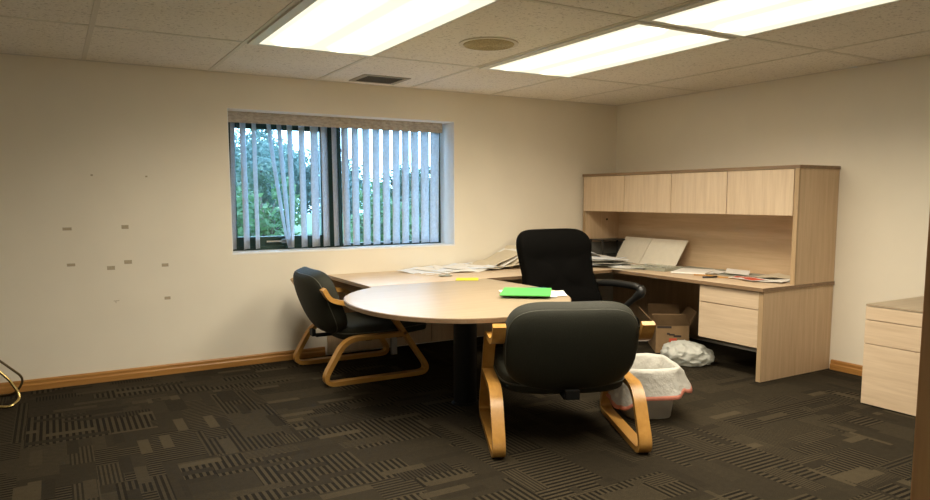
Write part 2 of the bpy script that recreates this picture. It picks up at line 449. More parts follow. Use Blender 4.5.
# window: two dark green frames
win = struct('window_1', B((WX0, .29, WZ0+.012, WX0+.055, .35, WZ1), (WX1-.055, .29, WZ0+.012, WX1, .35, WZ1),
                           (WX0, .29, WZ1-.05, WX1, .35, WZ1), (WX0, .29, WZ0+.012, WX1, .35, WZ0+.045),
                           (-3.25, .285, WZ0+.012, -3.17, .35, WZ1), bev=.004), M['green'])
ws = obj('window_sash', B((WX0+.055, .295, 1.0, WX0+.115, .345, 2.10), (-3.37, .295, 1.0, -3.25, .345, 2.10),
                          (WX0+.115, .295, 2.045, -3.37, .345, 2.10), (WX0+.115, .295, 1.0, -3.37, .345, 1.088), bev=.004), M['green'], win)
obj('window_pane', B((WX0+.11, .318, 1.08, -3.36, .324, 2.05)), M['glass'], win)
obj('window_pane', B((-3.175, .318, .99, WX1-.05, .324, 2.13)), M['glass'], win)
hb = B((-3.90, .262, 1.035, -3.74, .276, 1.05), (-3.76, .262, 1.025, -3.71, .295, 1.062), bev=.004)
obj('window_handle', hb, M['chrome'], win)

# ------------------------------------------------------------------ ceiling fixtures
def ceiling_light(x0, y0, label):
    """x0 = left edge of tile, y0 = far edge"""
    t = thing('ceiling_light', label, 'light', (x0+TA/2, y0-TA, H), 0, 'recessed fluorescent ceiling lights')
    a, b = TA/2-.012, TA-.014
    lx0, lx1, ly = -TA/2+.075, TA/2-.02, TA-.052
    bm = B((-a, -b, -.016, lx0, b, -.001), (lx1, -b, -.016, a, b, -.001), (lx0, ly, -.016, lx1, b, -.001), (lx0, -b, -.016, lx1, -ly, -.001), bev=.003)
    obj('frame', bm, M['lighttrim'], t)
    obj('diffuser', B((lx0, -ly, -.012, lx1, ly, -.004)), M['lens'], t)
    ld = bpy.data.lights.new('tube_light', 'AREA'); ld.shape = 'RECTANGLE'; ld.size = lx1-lx0-.02; ld.size_y = 2*ly-.02
    ld.energy = BEAM_W; ld.color = BEAM; ld.spread = math.radians(156)   # a prismatic lens throws its light down, not sideways
    lo = link(bpy.data.objects.new('tube_light', ld), t); lo.location = ((lx0+lx1)/2, 0, -.014)
    return t
ceiling_light(gx[4], gy[0], 'lit rectangular ceiling light above the window, left of the round ceiling speaker')
ceiling_light(gx[2], gy[0], 'lit rectangular ceiling light nearest the room corner, right of the round ceiling speaker')
ceiling_light(gx[2], gy[1], 'lit rectangular ceiling light cut off at the top right of the photo')
ceiling_light(gx[4], gy[1], 'added unseen ceiling light brightening the near floor, behind the one above the window')  # added fixture out of view, put in to lift the room light
v = thing('ceiling_vent', 'small rectangular air vent in the ceiling tile above the window', 'vent', (-3.03, -.33, H))
obj('frame', B((-.215, -.185, -.008, .215, -.150, -.001), (-.215, .150, -.008, .215, .185, -.001), (-.215, -.150, -.008, -.165, .150, -.001), (.165, -.150, -.008, .215, .150, -.001), bev=.002), M['ventm'], v)
obj('backing', B((-.165, -.150, -.003, .165, .150, -.001)), M['slot'], v)
bm = bmesh.new()
for k in range(9):
    y = -.135+k*.0335; B((-.165, y-.004, -.009, .165, y+.004, -.003), bm=bm)
o = obj('louvre', bm, M['slot'], v)
s = thing('ceiling_speaker', 'round tan perforated ceiling speaker between two lights', 'speaker', (-2.97, -2.04, H))
bm = bmesh.new(); cyl(bm, (0, 0, -.008), .20, .007, 48); obj('rim', bm, M['grid'], s, ang=30)
bm = bmesh.new(); cyl(bm, (0, 0, -.014), .168, .006, 48, r2=.172); obj('grille', bm, M['speaker'], s, ang=30)
bm = bmesh.new()
for rr in (.03, .06, .09, .12, .15): tube(bm, [(rr*math.cos(a*PI/20), rr*math.sin(a*PI/20), -.0145) for a in range(40)], .003, 5, True)
obj('grille_ring', bm, M['speaker'], s)

# ------------------------------------------------------------------ open door at the right edge of view
d = struct('door_1', B((-4.50, -6.98, .01, -4.435, -5.675, 2.03), bev=.003), M['door'])
kb = bmesh.new(); cyl(kb, (-4.512, -5.745, .955), .052, .012, 32, axis='x'); obj('handle_rose', kb, M['bronze'], d, ang=30)
kb = bmesh.new(); cyl(kb, (-4.56, -5.745, .955), .018, .05, 20, axis='x')
superq(kb, .035, .036, .036, .9, 1, 12, 24, lambda p: Vector((-4.585, -5.745, .955))+p); obj('door_knob', kb, M['bronze'], d, ang=40)
struct('trim_3', B((DX1, YN-.32, 0, DX1+.1, YN+.02, 2.15), (DX0-.1, YN-.32, 0, DX0, YN+.02, 2.15), (DX0, YN-.32, 2.05, DX1, YN+.02, 2.15), bev=.004), M['door'])

# ------------------------------------------------------------------ vertical blind
bl = thing('vertical_blind', 'vertical fabric blind with a mottled grey valance hanging in the window', 'blind', (-3.2, .2, DZB := .985))
obj('valance', B((-1.05, -.035, 1.093, 1.05, -.015, 1.189), (-1.05, -.015, 1.145, 1.05, .06, 1.165), bev=.002), M['valance'], bl)
SL = [(-4.176, -4.199, .039), (-4.097, -4.095, .051), (-3.996, -3.995, .037), (-3.869, -3.706, .038), (-3.78, -3.693, .042), (-3.69, -3.679, .049),
      (-3.585, -3.583, .056), (-3.476, -3.481, .075), (-3.378, -3.375, .062), (-3.278, -3.273, .048), (-3.184, -3.181, .071), (-3.081, -3.084, .068),
      (-2.974, -2.978, .073), (-2.871, -2.878, .074), (-2.767, -2.772, .075), (-2.662, -2.673, .077), (-2.562, -2.572, .077), (-2.465, -2.465, .082),
      (-2.355, -2.361, .092), (-2.243, -2.26, .098)]
for i, (xt, xb, w) in enumerate(SL):
    xt -= .027; xb -= .027
    ts = (xt+5.55)/6.4
    ph = 0
    while .118*(math.cos(ph)-math.sin(ph)*ts) > w and ph < 1.5: ph += .01
    bm = bmesh.new(); rows = []
    nz, nx = 14, 6
    for j in range(nz+1):
        tz = j/nz; z = .985+(2.085-.985)*tz
        k = min(1, max(0, (tz)/.97))
        cx = xb+(xt-xb)*(k**.75 if i in (3, 4) else k)+.0
        ww = 1.0 if i not in (3, 4, 5) else (.55+.45*min(1, tz*2.5))
        row = []
        for q in range(nx+1):
            s_ = q/nx; l = s_*.118*ww; bow = .010*math.sin(PI*s_)
            x = cx+l*math.cos(ph)-bow*math.sin(ph); y = .205+(l-.059)*math.sin(ph)+bow*math.cos(ph)
            row.append(bm.verts.new((x+3.2, y-.2, z-.985)))
        rows.append(row)
    for j in range(nz):
        for q in range(nx): bm.faces.new((rows[j][q], rows[j][q+1], rows[j+1][q+1], rows[j+1][q]))
    o = obj('blind_slat', bm, M['slat'], bl, smooth=True)
    md = o.modifiers.new('thick', 'SOLIDIFY'); md.thickness = .0012
    hb = B((xt+3.218, -.002, 1.098, xt+3.230, .01, 1.15)); obj('hanger', hb, M['greymetal'], o)

# ------------------------------------------------------------------ desks
DZ = .74; TT = .03
# back run along the window wall
rd = thing('return_desk', 'maple laminate desk run along the wall under the window', 'desk', (-2.2, -.5, 0))
def L(box): return (box[0]+2.2, box[1]+.5, box[2], box[3]+2.2, box[4]+.5, box[5])
obj('worktop', B(L((-3.43, -.998, DZ-TT, -.912, -.004, DZ)), bev=.003), [M['lam_x']], rd)
for bx_ in ((-2.36, -1.004, DZ-TT+.001, -.914, -.998, DZ-.001), (-3.436, -.998, DZ-TT+.001, -3.43, -.004, DZ-.001)): obj('edge_band', B(L(bx_)), M['edge'], rd)
obj('modesty_panel', B(L((-3.455, -.045, .02, -2.40, -.015, DZ-TT)), bev=.002), M['pan_z'], rd)
obj('modesty_panel', B(L((-2.392, -.045, .02, -1.30, -.015, DZ-TT)), bev=.002), M['pan_z'], rd)
obj('support_leg', B(L((-2.94, -.30, 0, -2.885, -.27, DZ-TT))), M['greymetal'], rd)
# right run with the drawers
ds = thing('pedestal_desk', 'maple laminate desk with two hanging drawers below the hutch', 'desk', (-.45, -1.4, 0))
def L2(box): return (box[0]+.45, box[1]+1.4, box[2], box[3]+.45, box[4]+1.4, box[5])
obj('worktop', B(L2((-.906, -2.70, DZ-TT, -.004, -.004, DZ)), bev=.003), M['lam_y'], ds)
for bx_ in ((-.912, -2.70, DZ-TT+.001, -.906, -1.004, DZ-.001), (-.912, -2.706, DZ-TT+.001, -.004, -2.70, DZ-.001)): obj('edge_band', B(L2(bx_)), M['edge'], ds)
ep = obj('end_panel', B(L2((-.887, -2.696, 0, -.004, -2.655, DZ-TT)), bev=.001), M['pan_z'], ds)
obj('edge_band', B(L2((-.892, -2.696, 0, -.887, -2.655, DZ-TT))), M['edgel'], ep)
obj('back_panel', B(L2((-.05, -2.655, .05, -.02, -.05, DZ-TT))), M['pan_z'], ds)
obj('pedestal_case', B(L2((-.865, -2.63, .262, -.30, -2.605, DZ-TT)), L2((-.865, -2.085, .262, -.30, -2.06, DZ-TT)), L2((-.84, -2.605, .262, -.30, -2.085, .28)), L2((-.32, -2.605, .28, -.30, -2.085, DZ-TT))), M['pan_z'], ds)
obj('drawer_front', B(L2((-.887, -2.650, .565, -.867, -2.062, .706)), bev=.002), M['lam_y'], ds)
obj('drawer_front', B(L2((-.887, -2.650, .262, -.867, -2.062, .559)), bev=.002), M['lam_y'], ds)
# hutch on top
hu = thing('hutch', 'tall maple laminate hutch with four doors standing on the desk by the right wall', 'shelf unit', (-.26, -1.4, DZ))
def L3(box): return (box[0]+.26, box[1]+1.4, box[2]-DZ, box[3]+.26, box[4]+1.4, box[5]-DZ)
HZ = 1.687
obj('top_panel', B(L3((-.523, -2.700, HZ-.028, -.003, -.05, HZ)), bev=.001), M['pan_y'], hu)
for bx_ in ((-.528, -2.704, HZ-.027, -.523, -.05, HZ-.001), (-.523, -2.705, HZ-.027, -.003, -2.70, HZ-.001)): obj('edge_band', B(L3(bx_)), M['edge'], hu)
sp = obj('side_panel', B(L3((-.505, -2.698, DZ+.001, -.003, -2.660, HZ-.028)), bev=.001), M['pan_z'], hu)
obj('edge_band', B(L3((-.526, -2.698, DZ+.001, -.505, -2.660, HZ-.028))), M['edgel'], sp)
sp = obj('side_panel', B(L3((-.505, -.088, DZ+.001, -.003, -.050, HZ-.028)), bev=.001), M['pan_z'], hu)
obj('edge_band', B(L3((-.510, -.088, DZ+.001, -.505, -.050, HZ-.028))), M['edgel'], sp)
obj('back_panel', B(L3((-.024, -2.66, DZ+.001, -.003, -.088, HZ-.028))), M['pan_y'], hu)
obj('shelf', B(L3((-.490, -2.66, 1.288, -.024, -.088, 1.312))), M['pan_y'], hu)
yd = [-.070, -.718, -1.360, -2.008, -2.657]
for a, b in zip(yd, yd[1:]): obj('door', B(L3((-.527, b+.0035, 1.288, -.507, a-.0035, HZ-.031)), bev=.002), M['lam_z'], hu)
bm = bmesh.new(); cyl(bm, (-.20+.26, -.0925+1.4, 1.19-DZ), .012, .004, 16, axis='y'); obj('cam_lock', bm, M['hole'], hu)
# peninsula
pn = thing('peninsula_table', 'maple laminate conference end table with a bulbous rounded end on a black column', 'table', (-3.12, -1.95, 0))
bulb = [(-3.425, -1.006), (-3.44, -1.075), (-3.56, -1.15), (-3.70, -1.285), (-3.82, -1.48), (-3.895, -1.73), (-3.91, -1.98), (-3.88, -2.22), (-3.79, -2.45), (-3.64, -2.63), (-3.45, -2.74),
        (-3.22, -2.775), (-2.98, -2.74), (-2.76, -2.63), (-2.57, -2.45), (-2.42, -2.24), (-2.345, -2.03), (-2.32, -1.83), (-2.325, -1.5), (-2.345, -1.2), (-2.362, -1.006)]
def chaikin(p, n=2):
    for _ in range(n):
        q = [p[0]]
        for a, b in zip(p, p[1:]): q += [(a[0]*.75+b[0]*.25, a[1]*.75+b[1]*.25), (a[0]*.25+b[0]*.75, a[1]*.25+b[1]*.75)]
        p = q+[p[-1]]
    return p
bc = [(x+3.12, y+1.95) for x, y in chaikin(bulb)]
def inset(poly, d):
    n = len(poly); out = []
    for i, p in enumerate(poly):
        a, c = Vector(poly[i-1]), Vector(poly[(i+1) % n]); t = (c-a).normalized(); out.append((p[0]-t.y*d, p[1]+t.x*d))
    return out
obj('tabletop', prism(bc, DZ-TT, DZ, bev=.003), M['top'], pn)
outl = inset(bc, -.004)
bm = bmesh.new(); lo = [bm.verts.new((x, y, DZ-TT+.003)) for x, y in outl[1:-1]]; hi = [bm.verts.new((x, y, DZ-.003)) for x, y in outl[1:-1]]
for i in range(len(lo)-1): bm.faces.new((lo[i], lo[i+1], hi[i+1], hi[i]))
o = obj('edge_band', bm, M['edge'], pn); md = o.modifiers.new('t', 'SOLIDIFY'); md.thickness = .005; md.offset = 0
bm = bmesh.new(); cyl(bm, (0, -.02, .012), .082, DZ-TT-.022, 40); obj('column', bm, M['blackmetal'], pn, ang=30)
bm = bmesh.new(); cyl(bm, (0, -.02, 0), .10, .012, 40, r2=.085); obj('foot_plate', bm, M['blackmetal'], pn, ang=30)
bm = bmesh.new(); cyl(bm, (0, -.02, DZ-TT-.010), .17, .010, 40); obj('top_plate', bm, M['blackmetal'], pn, ang=30)
# file cabinet at the right
fc = thing('file_cabinet', 'low maple laminate cabinet with three drawers against the right wall', 'cabinet', (-.39, -3.77, 0))
obj('body', B((-.37, -.33, .008, .385, .33, .69), bev=.002), M['pan_z'], fc)
obj('plinth', B((-.34, -.31, 0, .37, .31, .008)), M['hole'], fc)
obj('top_panel', B((-.392, -.337, .691, .386, .337, .706), bev=.002), M['top'], fc)
for z0, z1 in ((.600, .688), (.434, .595), (.010, .429)): obj('drawer_front', B((-.392, -.336, z0, -.372, .336, z1), bev=.002), M['lam_y'], fc)

# ------------------------------------------------------------------ guest chairs
def guest_chair():
    t = thing('guest_chair', '', 'chair', (0, 0, 0))
    arm = rounded([(-.452, .752), (-.405, .668), (-.29, .632), (.02, .632), (.205, .36), (.435, .018), (-.485, .018), (-.285, .352), (.20, .352)],
                  [0, .10, .08, .09, .0, .12, .12, .11, 0])
    # index 4 sits on the straight post; rounding zero keeps it straight
    for s in (-1, 1):
        y0, y1 = (.374, .446) if s > 0 else (-.446, -.374)
        sf = obj('side_frame', strip(bmesh.new(), [(p.x, p.y) for p in arm], y0, y1, .034), M['beech'], t, ang=35)
        md = sf.modifiers.new('b', 'BEVEL'); md.width = .005; md.segments = 2; md.limit_method = 'ANGLE'; md.angle_limit = math.radians(50)
        for gx_ in (.30, -.42): obj('glide', B((gx_, (y0+y1)/2-.02, -.0, gx_+.06, (y0+y1)/2+.02, .004)), M['plastic'], sf)
        # peg tying the armrest to the back shell
    def seatf(p):
        q = Vector((p.x+.10, p.y, p.z))
        q.z += .385-.02*math.cos(p.y/.38*1.3)+.035*max(0, p.x)/.4
        if p.x > .25: q.z -= (p.x-.25)**2*1.6
        return q
    obj('seat', superq(bmesh.new(), .385, .370, .068, .42, .38, f=seatf), M['fabric'], t, smooth=True)
    bm = bmesh.new()
    pts = []
    for k in range(64):
        w = 2*PI*k/64; pts.append(seatf(Vector((.388*sq(math.cos(w), .38), .373*sq(math.sin(w), .38), .0))))
    obj('seat_piping', tube(bm, pts, .005, 6, True), M['piping'], t, smooth=True)
    tilt = math.radians(21)
    def backf(p, off=0):
        # p.x = up, p.y = sideways, p.z = depth (front +)
        u = p.x/.27
        y = p.y*(1.0-.10*max(0, -u)**2-.05*max(0, u)**2)
        dz = p.z+.055*(y/.39)**2*1.0
        h = p.x
        lx = dz+.03*u*u; 
        x = -.392+lx*math.cos(tilt)-h*math.sin(tilt)
        z = .603+h*math.cos(tilt)*1.0+lx*math.sin(tilt)
        return Vector((x, y, z))
    obj('backrest', superq(bmesh.new(), .265, .376, .086, .50, .50, f=backf), M['fabric'], t, smooth=True)
    pts = [backf(Vector((.257*sq(math.cos(2*PI*k/72), .50), .369*sq(math.sin(2*PI*k/72), .50), -.045))) for k in range(72)]
    obj('backrest_piping', tube(bmesh.new(), pts, .004, 6, True), M['piping'], t, smooth=True)
    obj('back_bracket', B((-.40, -.045, .318, -.05, .045, .334), (-.43, -.04, .325, -.40, .04, .38), bev=.004), M['blackmetal'], t)
    obj('cross_rail', B((-.10, -.373, .315, -.05, .373, .337), (.16, -.373, .315, .21, .373, .337)), M['blackmetal'], t)
    return t
g1 = guest_chair()
g1.location = (-3.375, -.665, 0); g1.rotation_euler.z = math.radians(-1)
g1['label'] = 'grey-green padded chair with bent beech arms, beside the wall left of the table'
g1['group'] = 'padded guest chairs'
g2 = copy_tree(g1)
g2.location = (-2.955, -2.813, 0); g2.rotation_euler.z = math.radians(64)
g2['label'] = 'grey-green padded chair with bent beech arms, back to the camera in front of the table'

# ------------------------------------------------------------------ office chair
oc = thing('office_chair', 'black high-backed swivel office chair behind the table', 'chair', (-1.90, -1.70, 0), math.radians(-86))
# local: +x is the way the chair faces
def ocb(p):
    u = p.x/.355
    y = p.y*(.97-.05*max(0, u)**2+.06*max(0, -u)-.05*math.cos(u*3.6)*(1 if abs(u) < .87 else 1))
    puff = .022*abs(math.sin((u+1)*PI*1.5)) if p.z > 0 else 0
    dz = (p.z+puff*(1 if p.z > 0 else 0))+.05*(y/.38)**2
    t_ = math.radians(9)
    x = -.30+dz*math.cos(t_)-p.x*math.sin(t_)-.02*math.sin(u*2)
    return Vector((x, y, .80+p.x*math.cos(t_)))
obj('backrest', superq(bmesh.new(), .375, .398, .062, .5, .32, 40, 64, f=ocb), M['black'], oc, smooth=True)
def ocs(p): return Vector((p.x+.06, p.y, .455+p.z-.03*max(0, p.x/.36)**3))
obj('seat', superq(bmesh.new(), .37, .37, .06, .5, .45, f=ocs), M['black'], oc, smooth=True)
obj('back_bar', tube(bmesh.new(), [(-.05, 0, .39), (-.33, 0, .385), (-.375, 0, .44), (-.385, 0, .60)], .022, 12), M['plastic'], oc, smooth=True)
for s in (-1, 1):
    dz_ = -.06 if s < 0 else 0
    a = rounded([(-.26, .42*s, .69), (-.05, .46*s, .708), (.20, .47*s, .700), (.27, .47*s, .665), (.12, .44*s, .54), (.02, .40*s, .405), (.0, .25*s, .392)], .09, seg=6)
    obj('armrest', tube(bmesh.new(), [Vector((p[0], p[1]+(.05 if s < 0 else 0), p[2]+(dz_ if p[2] > .5 else 0))) for p in a], [.030]*15+[.040]*7+[.024]*(len(a)-22), 12), M['plastic'], oc, smooth=True)
bm = bmesh.new(); cyl(bm, (0, 0, .10), .035, .29, 24); obj('gas_column', bm, M['plastic'], oc, ang=30)
obj('tilt_mechanism', B((-.14, -.12, .372, .14, .12, .402), bev=.01), M['plastic'], oc)
base = bmesh.new(); cyl(base, (0, 0, .075), .055, .05, 24); bo = obj('star_base', base, M['plastic'], oc, ang=30)
for k in range(5):
    a = 2*PI*k/5+.35; cx_, sy_ = math.cos(a), math.sin(a)
    o = obj('base_arm', tube(bmesh.new(), [(0.03*cx_, .03*sy_, .105), (.40*cx_, .40*sy_, .075)], [.032, .02], 10), M['plastic'], bo, smooth=True)
    bm = bmesh.new(); cyl(bm, (.41*cx_, .41*sy_-.025, .034), .034, .05, 20, axis='y'); obj('caster', bm, M['plastic'], bo, ang=30)

# ------------------------------------------------------------------ cardboard box under the desk
bxw, bxd, bxh = .30, .46, .262
cb = thing('cardboard_box', 'open brown cardboard box with raised flaps on the floor under the desk', 'box', (-.557, -1.40, 0), math.radians(-36))
th = .008
x0, x1, y0, y1 = -bxw/2, bxw/2, -bxd/2, bxd/2
fr_ = obj('side_panel', B((x0, y0, 0, x1, y0+th, bxh), (x0, y1-th, 0, x1, y1, bxh), (x0, y0+th, 0, x0+th, y1-th, bxh), (x1-th, y0+th, 0, x1, y1-th, bxh)), M['card'], cb)
obj('bottom_panel', B((x0+th, y0+th, .0, x1-th, y1-th, th)), M['cardin'], cb)
def flap(hx0, hy0, hx1, hy1, ox, oy, oz, taper=.0):
    bm = bmesh.new(); z = bxh
    a = Vector((hx0, hy0, z)); b = Vector((hx1, hy1, z)); o_ = Vector((ox, oy, oz)); e = (b-a)*taper
    q = [a, b, b+o_-e, a+o_+e]; nrm = (b-a).cross(o_).normalized()*th*.5
    lo = [bm.verts.new(p-nrm) for p in q]; hi = [bm.verts.new(p+nrm) for p in q]
    bm.faces.new(lo[::-1]); bm.faces.new(hi)
    for i in range(4): bm.faces.new((lo[i], lo[(i+1) % 4], hi[(i+1) % 4], hi[i]))
    return obj('flap', bm, M['cardin'], cb)
flap(x0, y0, x1, y0, -.05, -.05, .11)
flap(x1, y0, x1, y1, .07, 0, .12, .06)
flap(x0, y1, x1, y1, 0, .07, .12)
flap(x0, y0, x0, y1, -.10, 0, .10, .06)
obj('printed_mark', B((x0+.01, y0-.0015, .232, x0+.14, y0, .252)), M['darkink'], cb)
obj('printed_mark', B((x0+.12, y0-.0015, .165, x0+.17, y0, .18), (x0+.16, y0-.0015, .150, x0+.23, y0, .168), (x0+.10, y0-.0015, .172, x0+.125, y0, .19)), M['darkink'], cb)
obj('printed_mark', B((x0+.12, y0-.0015, .105, x0+.19, y0, .14), (x0+.11, y0-.0015, .085, x0+.21, y0, .10)), M['redink'], cb)
obj('printed_mark', B((x1, y0+.06, .205, x1+.0015, y0+.30, .235)), M['darkink'], cb)

# ------------------------------------------------------------------ bin with liner
bn = thing('waste_bin', 'grey plastic waste bin with a white liner folded over its rim', 'bin', (-2.195, -2.765, 0), math.radians(64))
def rr_ring(hx, hy, z, n=64, e=.45, f=None):
    out = []
    for k in range(n):
        w = 2*PI*k/n; p = Vector((hx*sq(math.cos(w), e), hy*sq(math.sin(w), e), z)); out.append(f(p, w) if f else p)
    return out
def loft(bm, rings, cap0=False, cap1=False):
    vr = [[bm.verts.new(p) for p in r] for r in rings]; n = len(vr[0])
    for a, b in zip(vr, vr[1:]):
        for k in range(n): bm.faces.new((a[k], a[(k+1) % n], b[(k+1) % n], b[k]))
    if cap0: bm.faces.new(vr[0][::-1])
    if cap1: bm.faces.new(vr[-1])
    return bm
obj('bin_body', loft(bmesh.new(), [rr_ring(.185, .150, 0), rr_ring(.19, .155, .01), rr_ring(.225, .19, .33), rr_ring(.220, .185, .33), rr_ring(.18, .145, .02)], True, True), M['bin'], bn, ang=40)
random.seed(5)
def wrk(amp, z0=None):
    def f(p, w):
        nz = noise.noise(Vector((p.x*9, p.y*9, p.z*14)))+.5*noise.noise(Vector((p.x*26, p.y*26, p.z*22)))
        s = 1+amp*nz
        return Vector((p.x*s, p.y*s, p.z+amp*.25*noise.noise(Vector((p.x*12+5, p.y*12, p.z*5)))))
    return f
def hem(w):
    w += 1.36
    # lower edge of the fold hangs unevenly, lowest on the left/near side
    return .190+.068*math.cos(w+.25)+.030*math.sin(w)+.018*math.sin(3*w)+.008*math.sin(9*w)
ln = bmesh.new(); rings = []
rings.append(rr_ring(.19, .155, .12, f=wrk(.06))); rings.append(rr_ring(.20, .165, .22, f=wrk(.06))); rings.append(rr_ring(.212, .177, .325, f=wrk(.03)))
rings.append(rr_ring(.225, .192, .345, f=wrk(.02))); rings.append(rr_ring(.240, .205, .332, f=wrk(.02)))
for j in range(1, 8):
    tt = j/7
    def ff(p, w, tt=tt):
        q = wrk(.06+.05*tt)(p, w); q.z = .335-(.335-hem(w))*tt+.008*noise.noise(Vector((p.x*20, p.y*20, tt))); return q
    fl = .010+.040*tt**1.5
    rings.append(rr_ring(.235+fl, .200+fl, .3, f=ff))
obj('liner', loft(ln, rings), M['liner'], bn, smooth=True)
rings = []
for dz, do in ((0, 0), (-.022, .010), (-.024, .006), (-.003, -.004)):
    def ff(p, w, dz=dz, do=do):
        q = wrk(.11)(p, w); q.z = hem(w)+dz+.008*noise.noise(Vector((q.x*30, q.y*30, 1))); return q
    rings.append(rr_ring(.235+.05+do, .200+.05+do, .3, f=ff))
obj('drawstring_hem', loft(bmesh.new(), rings), M['tie'], bn, smooth=True)

# ------------------------------------------------------------------ plastic bag on floor
bm = bmesh.new(); bmesh.ops.create_icosphere(bm, subdivisions=5, radius=1)
for v_ in bm.verts:
    p = v_.co.copy(); n1 = noise.noise(p*1.3+Vector((3, 1, 2))); n2 = 1-abs(noise.noise(p*2.6+Vector((7, 2, 9))))*2.2; n3 = 1-abs(noise.noise(p*4+Vector((1, 8, 3))))*2
    s = 1+.24*n1+.16*n2+.07*n3
    q = Vector((p.x*.185*s, p.y*.18*s, p.z*.105*s))
    if p.z > .0: q.x *= 1-.25*p.z
    q.z = max(q.z+.080, .002+.004*max(0, n3))
    v_.co = q
bg = tag(obj('plastic_bag', bm, M['bag'], smooth=True), 'crumpled translucent white plastic bag on the carpet in front of the cardboard box', 'bag')
bg.location = (-.88, -1.93, 0); bg.rotation_euler.z = math.radians(-28)

# ------------------------------------------------------------------ bent tube frame at the left edge
bf = thing('bent_tube_frame', 'brass-coloured bent tube seat frame by the wall at the left edge', 'chair', (-6.15, -.42, 0))
def loopx(y, x1, x0, z1, z0, lean):
    return rounded([(x0, y-lean, z1), (x1-.13, y-lean*.3, z1-.03), (x1, y, (z1*.62+z0)/1.4), (x1-.03, y+.02, z0), (x0, y+.02, z0)], .10, seg=8)
obj('tube_loop', tube(bmesh.new(), rounded([(-.35, .30, .80), (.221, .32, .264), (.365, .32, .115), (.30, .30, .012), (.05, .31, .012), (-.45, .28, .012)], [0, .02, .07, .05, .05, 0], seg=8), .0085, 10), M['bronze'], bf, smooth=True)
obj('tube_loop', tube(bmesh.new(), rounded([(-.35, .02, .98), (.282, .04, .178), (.350, .035, .045), (.285, -.075, .012), (.12, .06, .012), (-.45, .08, .012)], [0, .02, .06, .05, .05, 0], seg=8), .0095, 10), M['brass'], bf, smooth=True)
obj('cross_tube', tube(bmesh.new(), [(-.30, .07, .012), (-.30, .29, .012)], .009, 10), M['brass'], bf, smooth=True)
obj('seat', superq(bmesh.new(), .30, .26, .04, .5, .4, f=lambda p: Vector((p.x-.52, p.y+.05, p.z+.66))), M['fabric'], bf, smooth=True)

# ------------------------------------------------------------------ papers and small things
def sheet(name, w, d, loc, rz, mat, label, cat='paper', group=None, tilt=(0, 0), curl=.01, t=.0015, seed=0, parent=None):
    """w along local x, d along local y; tilt about x and y in degrees"""
    bm = bmesh.new(); n = 8; g = []
    for i in range(n+1):
        r = []
        for j in range(n+1):
            u, v2 = i/n-.5, j/n-.5
            z = curl*(noise.noise(Vector((u*2+seed*3.1, v2*2+seed, seed*1.7)))+.5)*(abs(u)+abs(v2))*1.6
            r.append(bm.verts.new((u*w, v2*d, max(0, z)+t)))
        g.append(r)
    for i in range(n):
        for j in range(n): bm.faces.new((g[i][j], g[i+1][j], g[i+1][j+1], g[i][j+1]))
    # bottom skin
    ret = bmesh.ops.extrude_face_region(bm, geom=bm.faces[:])
    bmesh.ops.translate(bm, verts=[x for x in ret['geom'] if isinstance(x, bmesh.types.BMVert)], vec=(0, 0, -t))
    o = obj(name, bm, mat, parent, smooth=False, ang=40)
    o.location = loc; o.rotation_euler = (math.radians(tilt[0]), math.radians(tilt[1]), rz)
    if parent is None: tag(o, label, cat, group)
    return o
SW, SD = .31, .40
random.seed(11)
z = DZ
# fanned papers on the back run, from the left
G1 = 'papers fanned along the desk under the window'
fan = [(-2.60, -.27, .30, 'paperw', .001, 'bluish white sheet at the left end of the fanned papers under the window'),
       (-2.52, -.22, .05, 'paperw', .004, 'bluish white sheet lying over the left end of the fan of papers'),
       (-2.40, -.25, .42, 'paper', .007, 'white sheet askew on the left part of the fan of papers'),
       (-2.30, -.30, -.30, 'paper', .010, 'white sheet sticking forward from the left part of the fan'),
       (-2.22, -.22, .18, 'paperw', .014, 'bluish white sheet on top in the middle of the fan of papers'),
       (-2.12, -.30, .50, 'paper', .018, 'white sheet sticking out in the middle of the fan of papers'),
       (-2.02, -.23, -.12, 'paperw', .022, 'bluish white sheet right of the middle of the fan of papers'),
       (-1.92, -.29, .35, 'manila', .026, 'cream folder right of the middle of the fan of papers'),
       (-1.82, -.24, .10, 'paper', .030, 'white sheet near the right end of the fan of papers'),
       (-1.72, -.30, -.25, 'manila', .035, 'cream folder nearest the office chair in the fan of papers')]
for i, (x, y, a, m_, dz, lb) in enumerate(fan):
    sheet('paper_sheet', SW, SD, (x, y, DZ+dz), a, M[m_], lb, 'paper', G1, tilt=(2.5, -1.5-.35*i), curl=.013, seed=i)
# folders leaning against the wall behind the office chair
G2 = 'folders leaning by the wall behind the office chair'
for i in range(7):
    lb = ['cream folder leaning on the wall, leftmost of those beside the office chair', 'white sheet leaning second from the left beside the office chair',
          'cream folder leaning third from the left beside the office chair', 'white folder leaning fourth from the left, close to the office chair',
          'cream folder leaning fifth from the left, partly behind the office chair', 'white folder leaning sixth, mostly behind the office chair', 'cream folder leaning last, mostly behind the office chair'][i]
    sheet('leaning_folder', .33, .40, (-1.72+i*.055, -.22-.012*i, DZ+.085+.006*i), .12*((i % 3)-1), M[['manila', 'paper', 'manila', 'paper', 'manila', 'paper', 'manila'][i]], lb, 'folder', G2, tilt=(0, -24-4.5*i), curl=.012, t=.003, seed=20+i)
sheet('paper_slip', .11, .10, (-2.575, -.665, DZ+.001), -.3, M['greypaper'], 'small grey paper slip on the desk left of the yellow note', 'paper')
sheet('yellow_note', .19, .19, (-2.535, -.99, DZ+.0015), -.55, M['yellow'], 'bright yellow paper note on the desk joint', 'note', curl=.001)
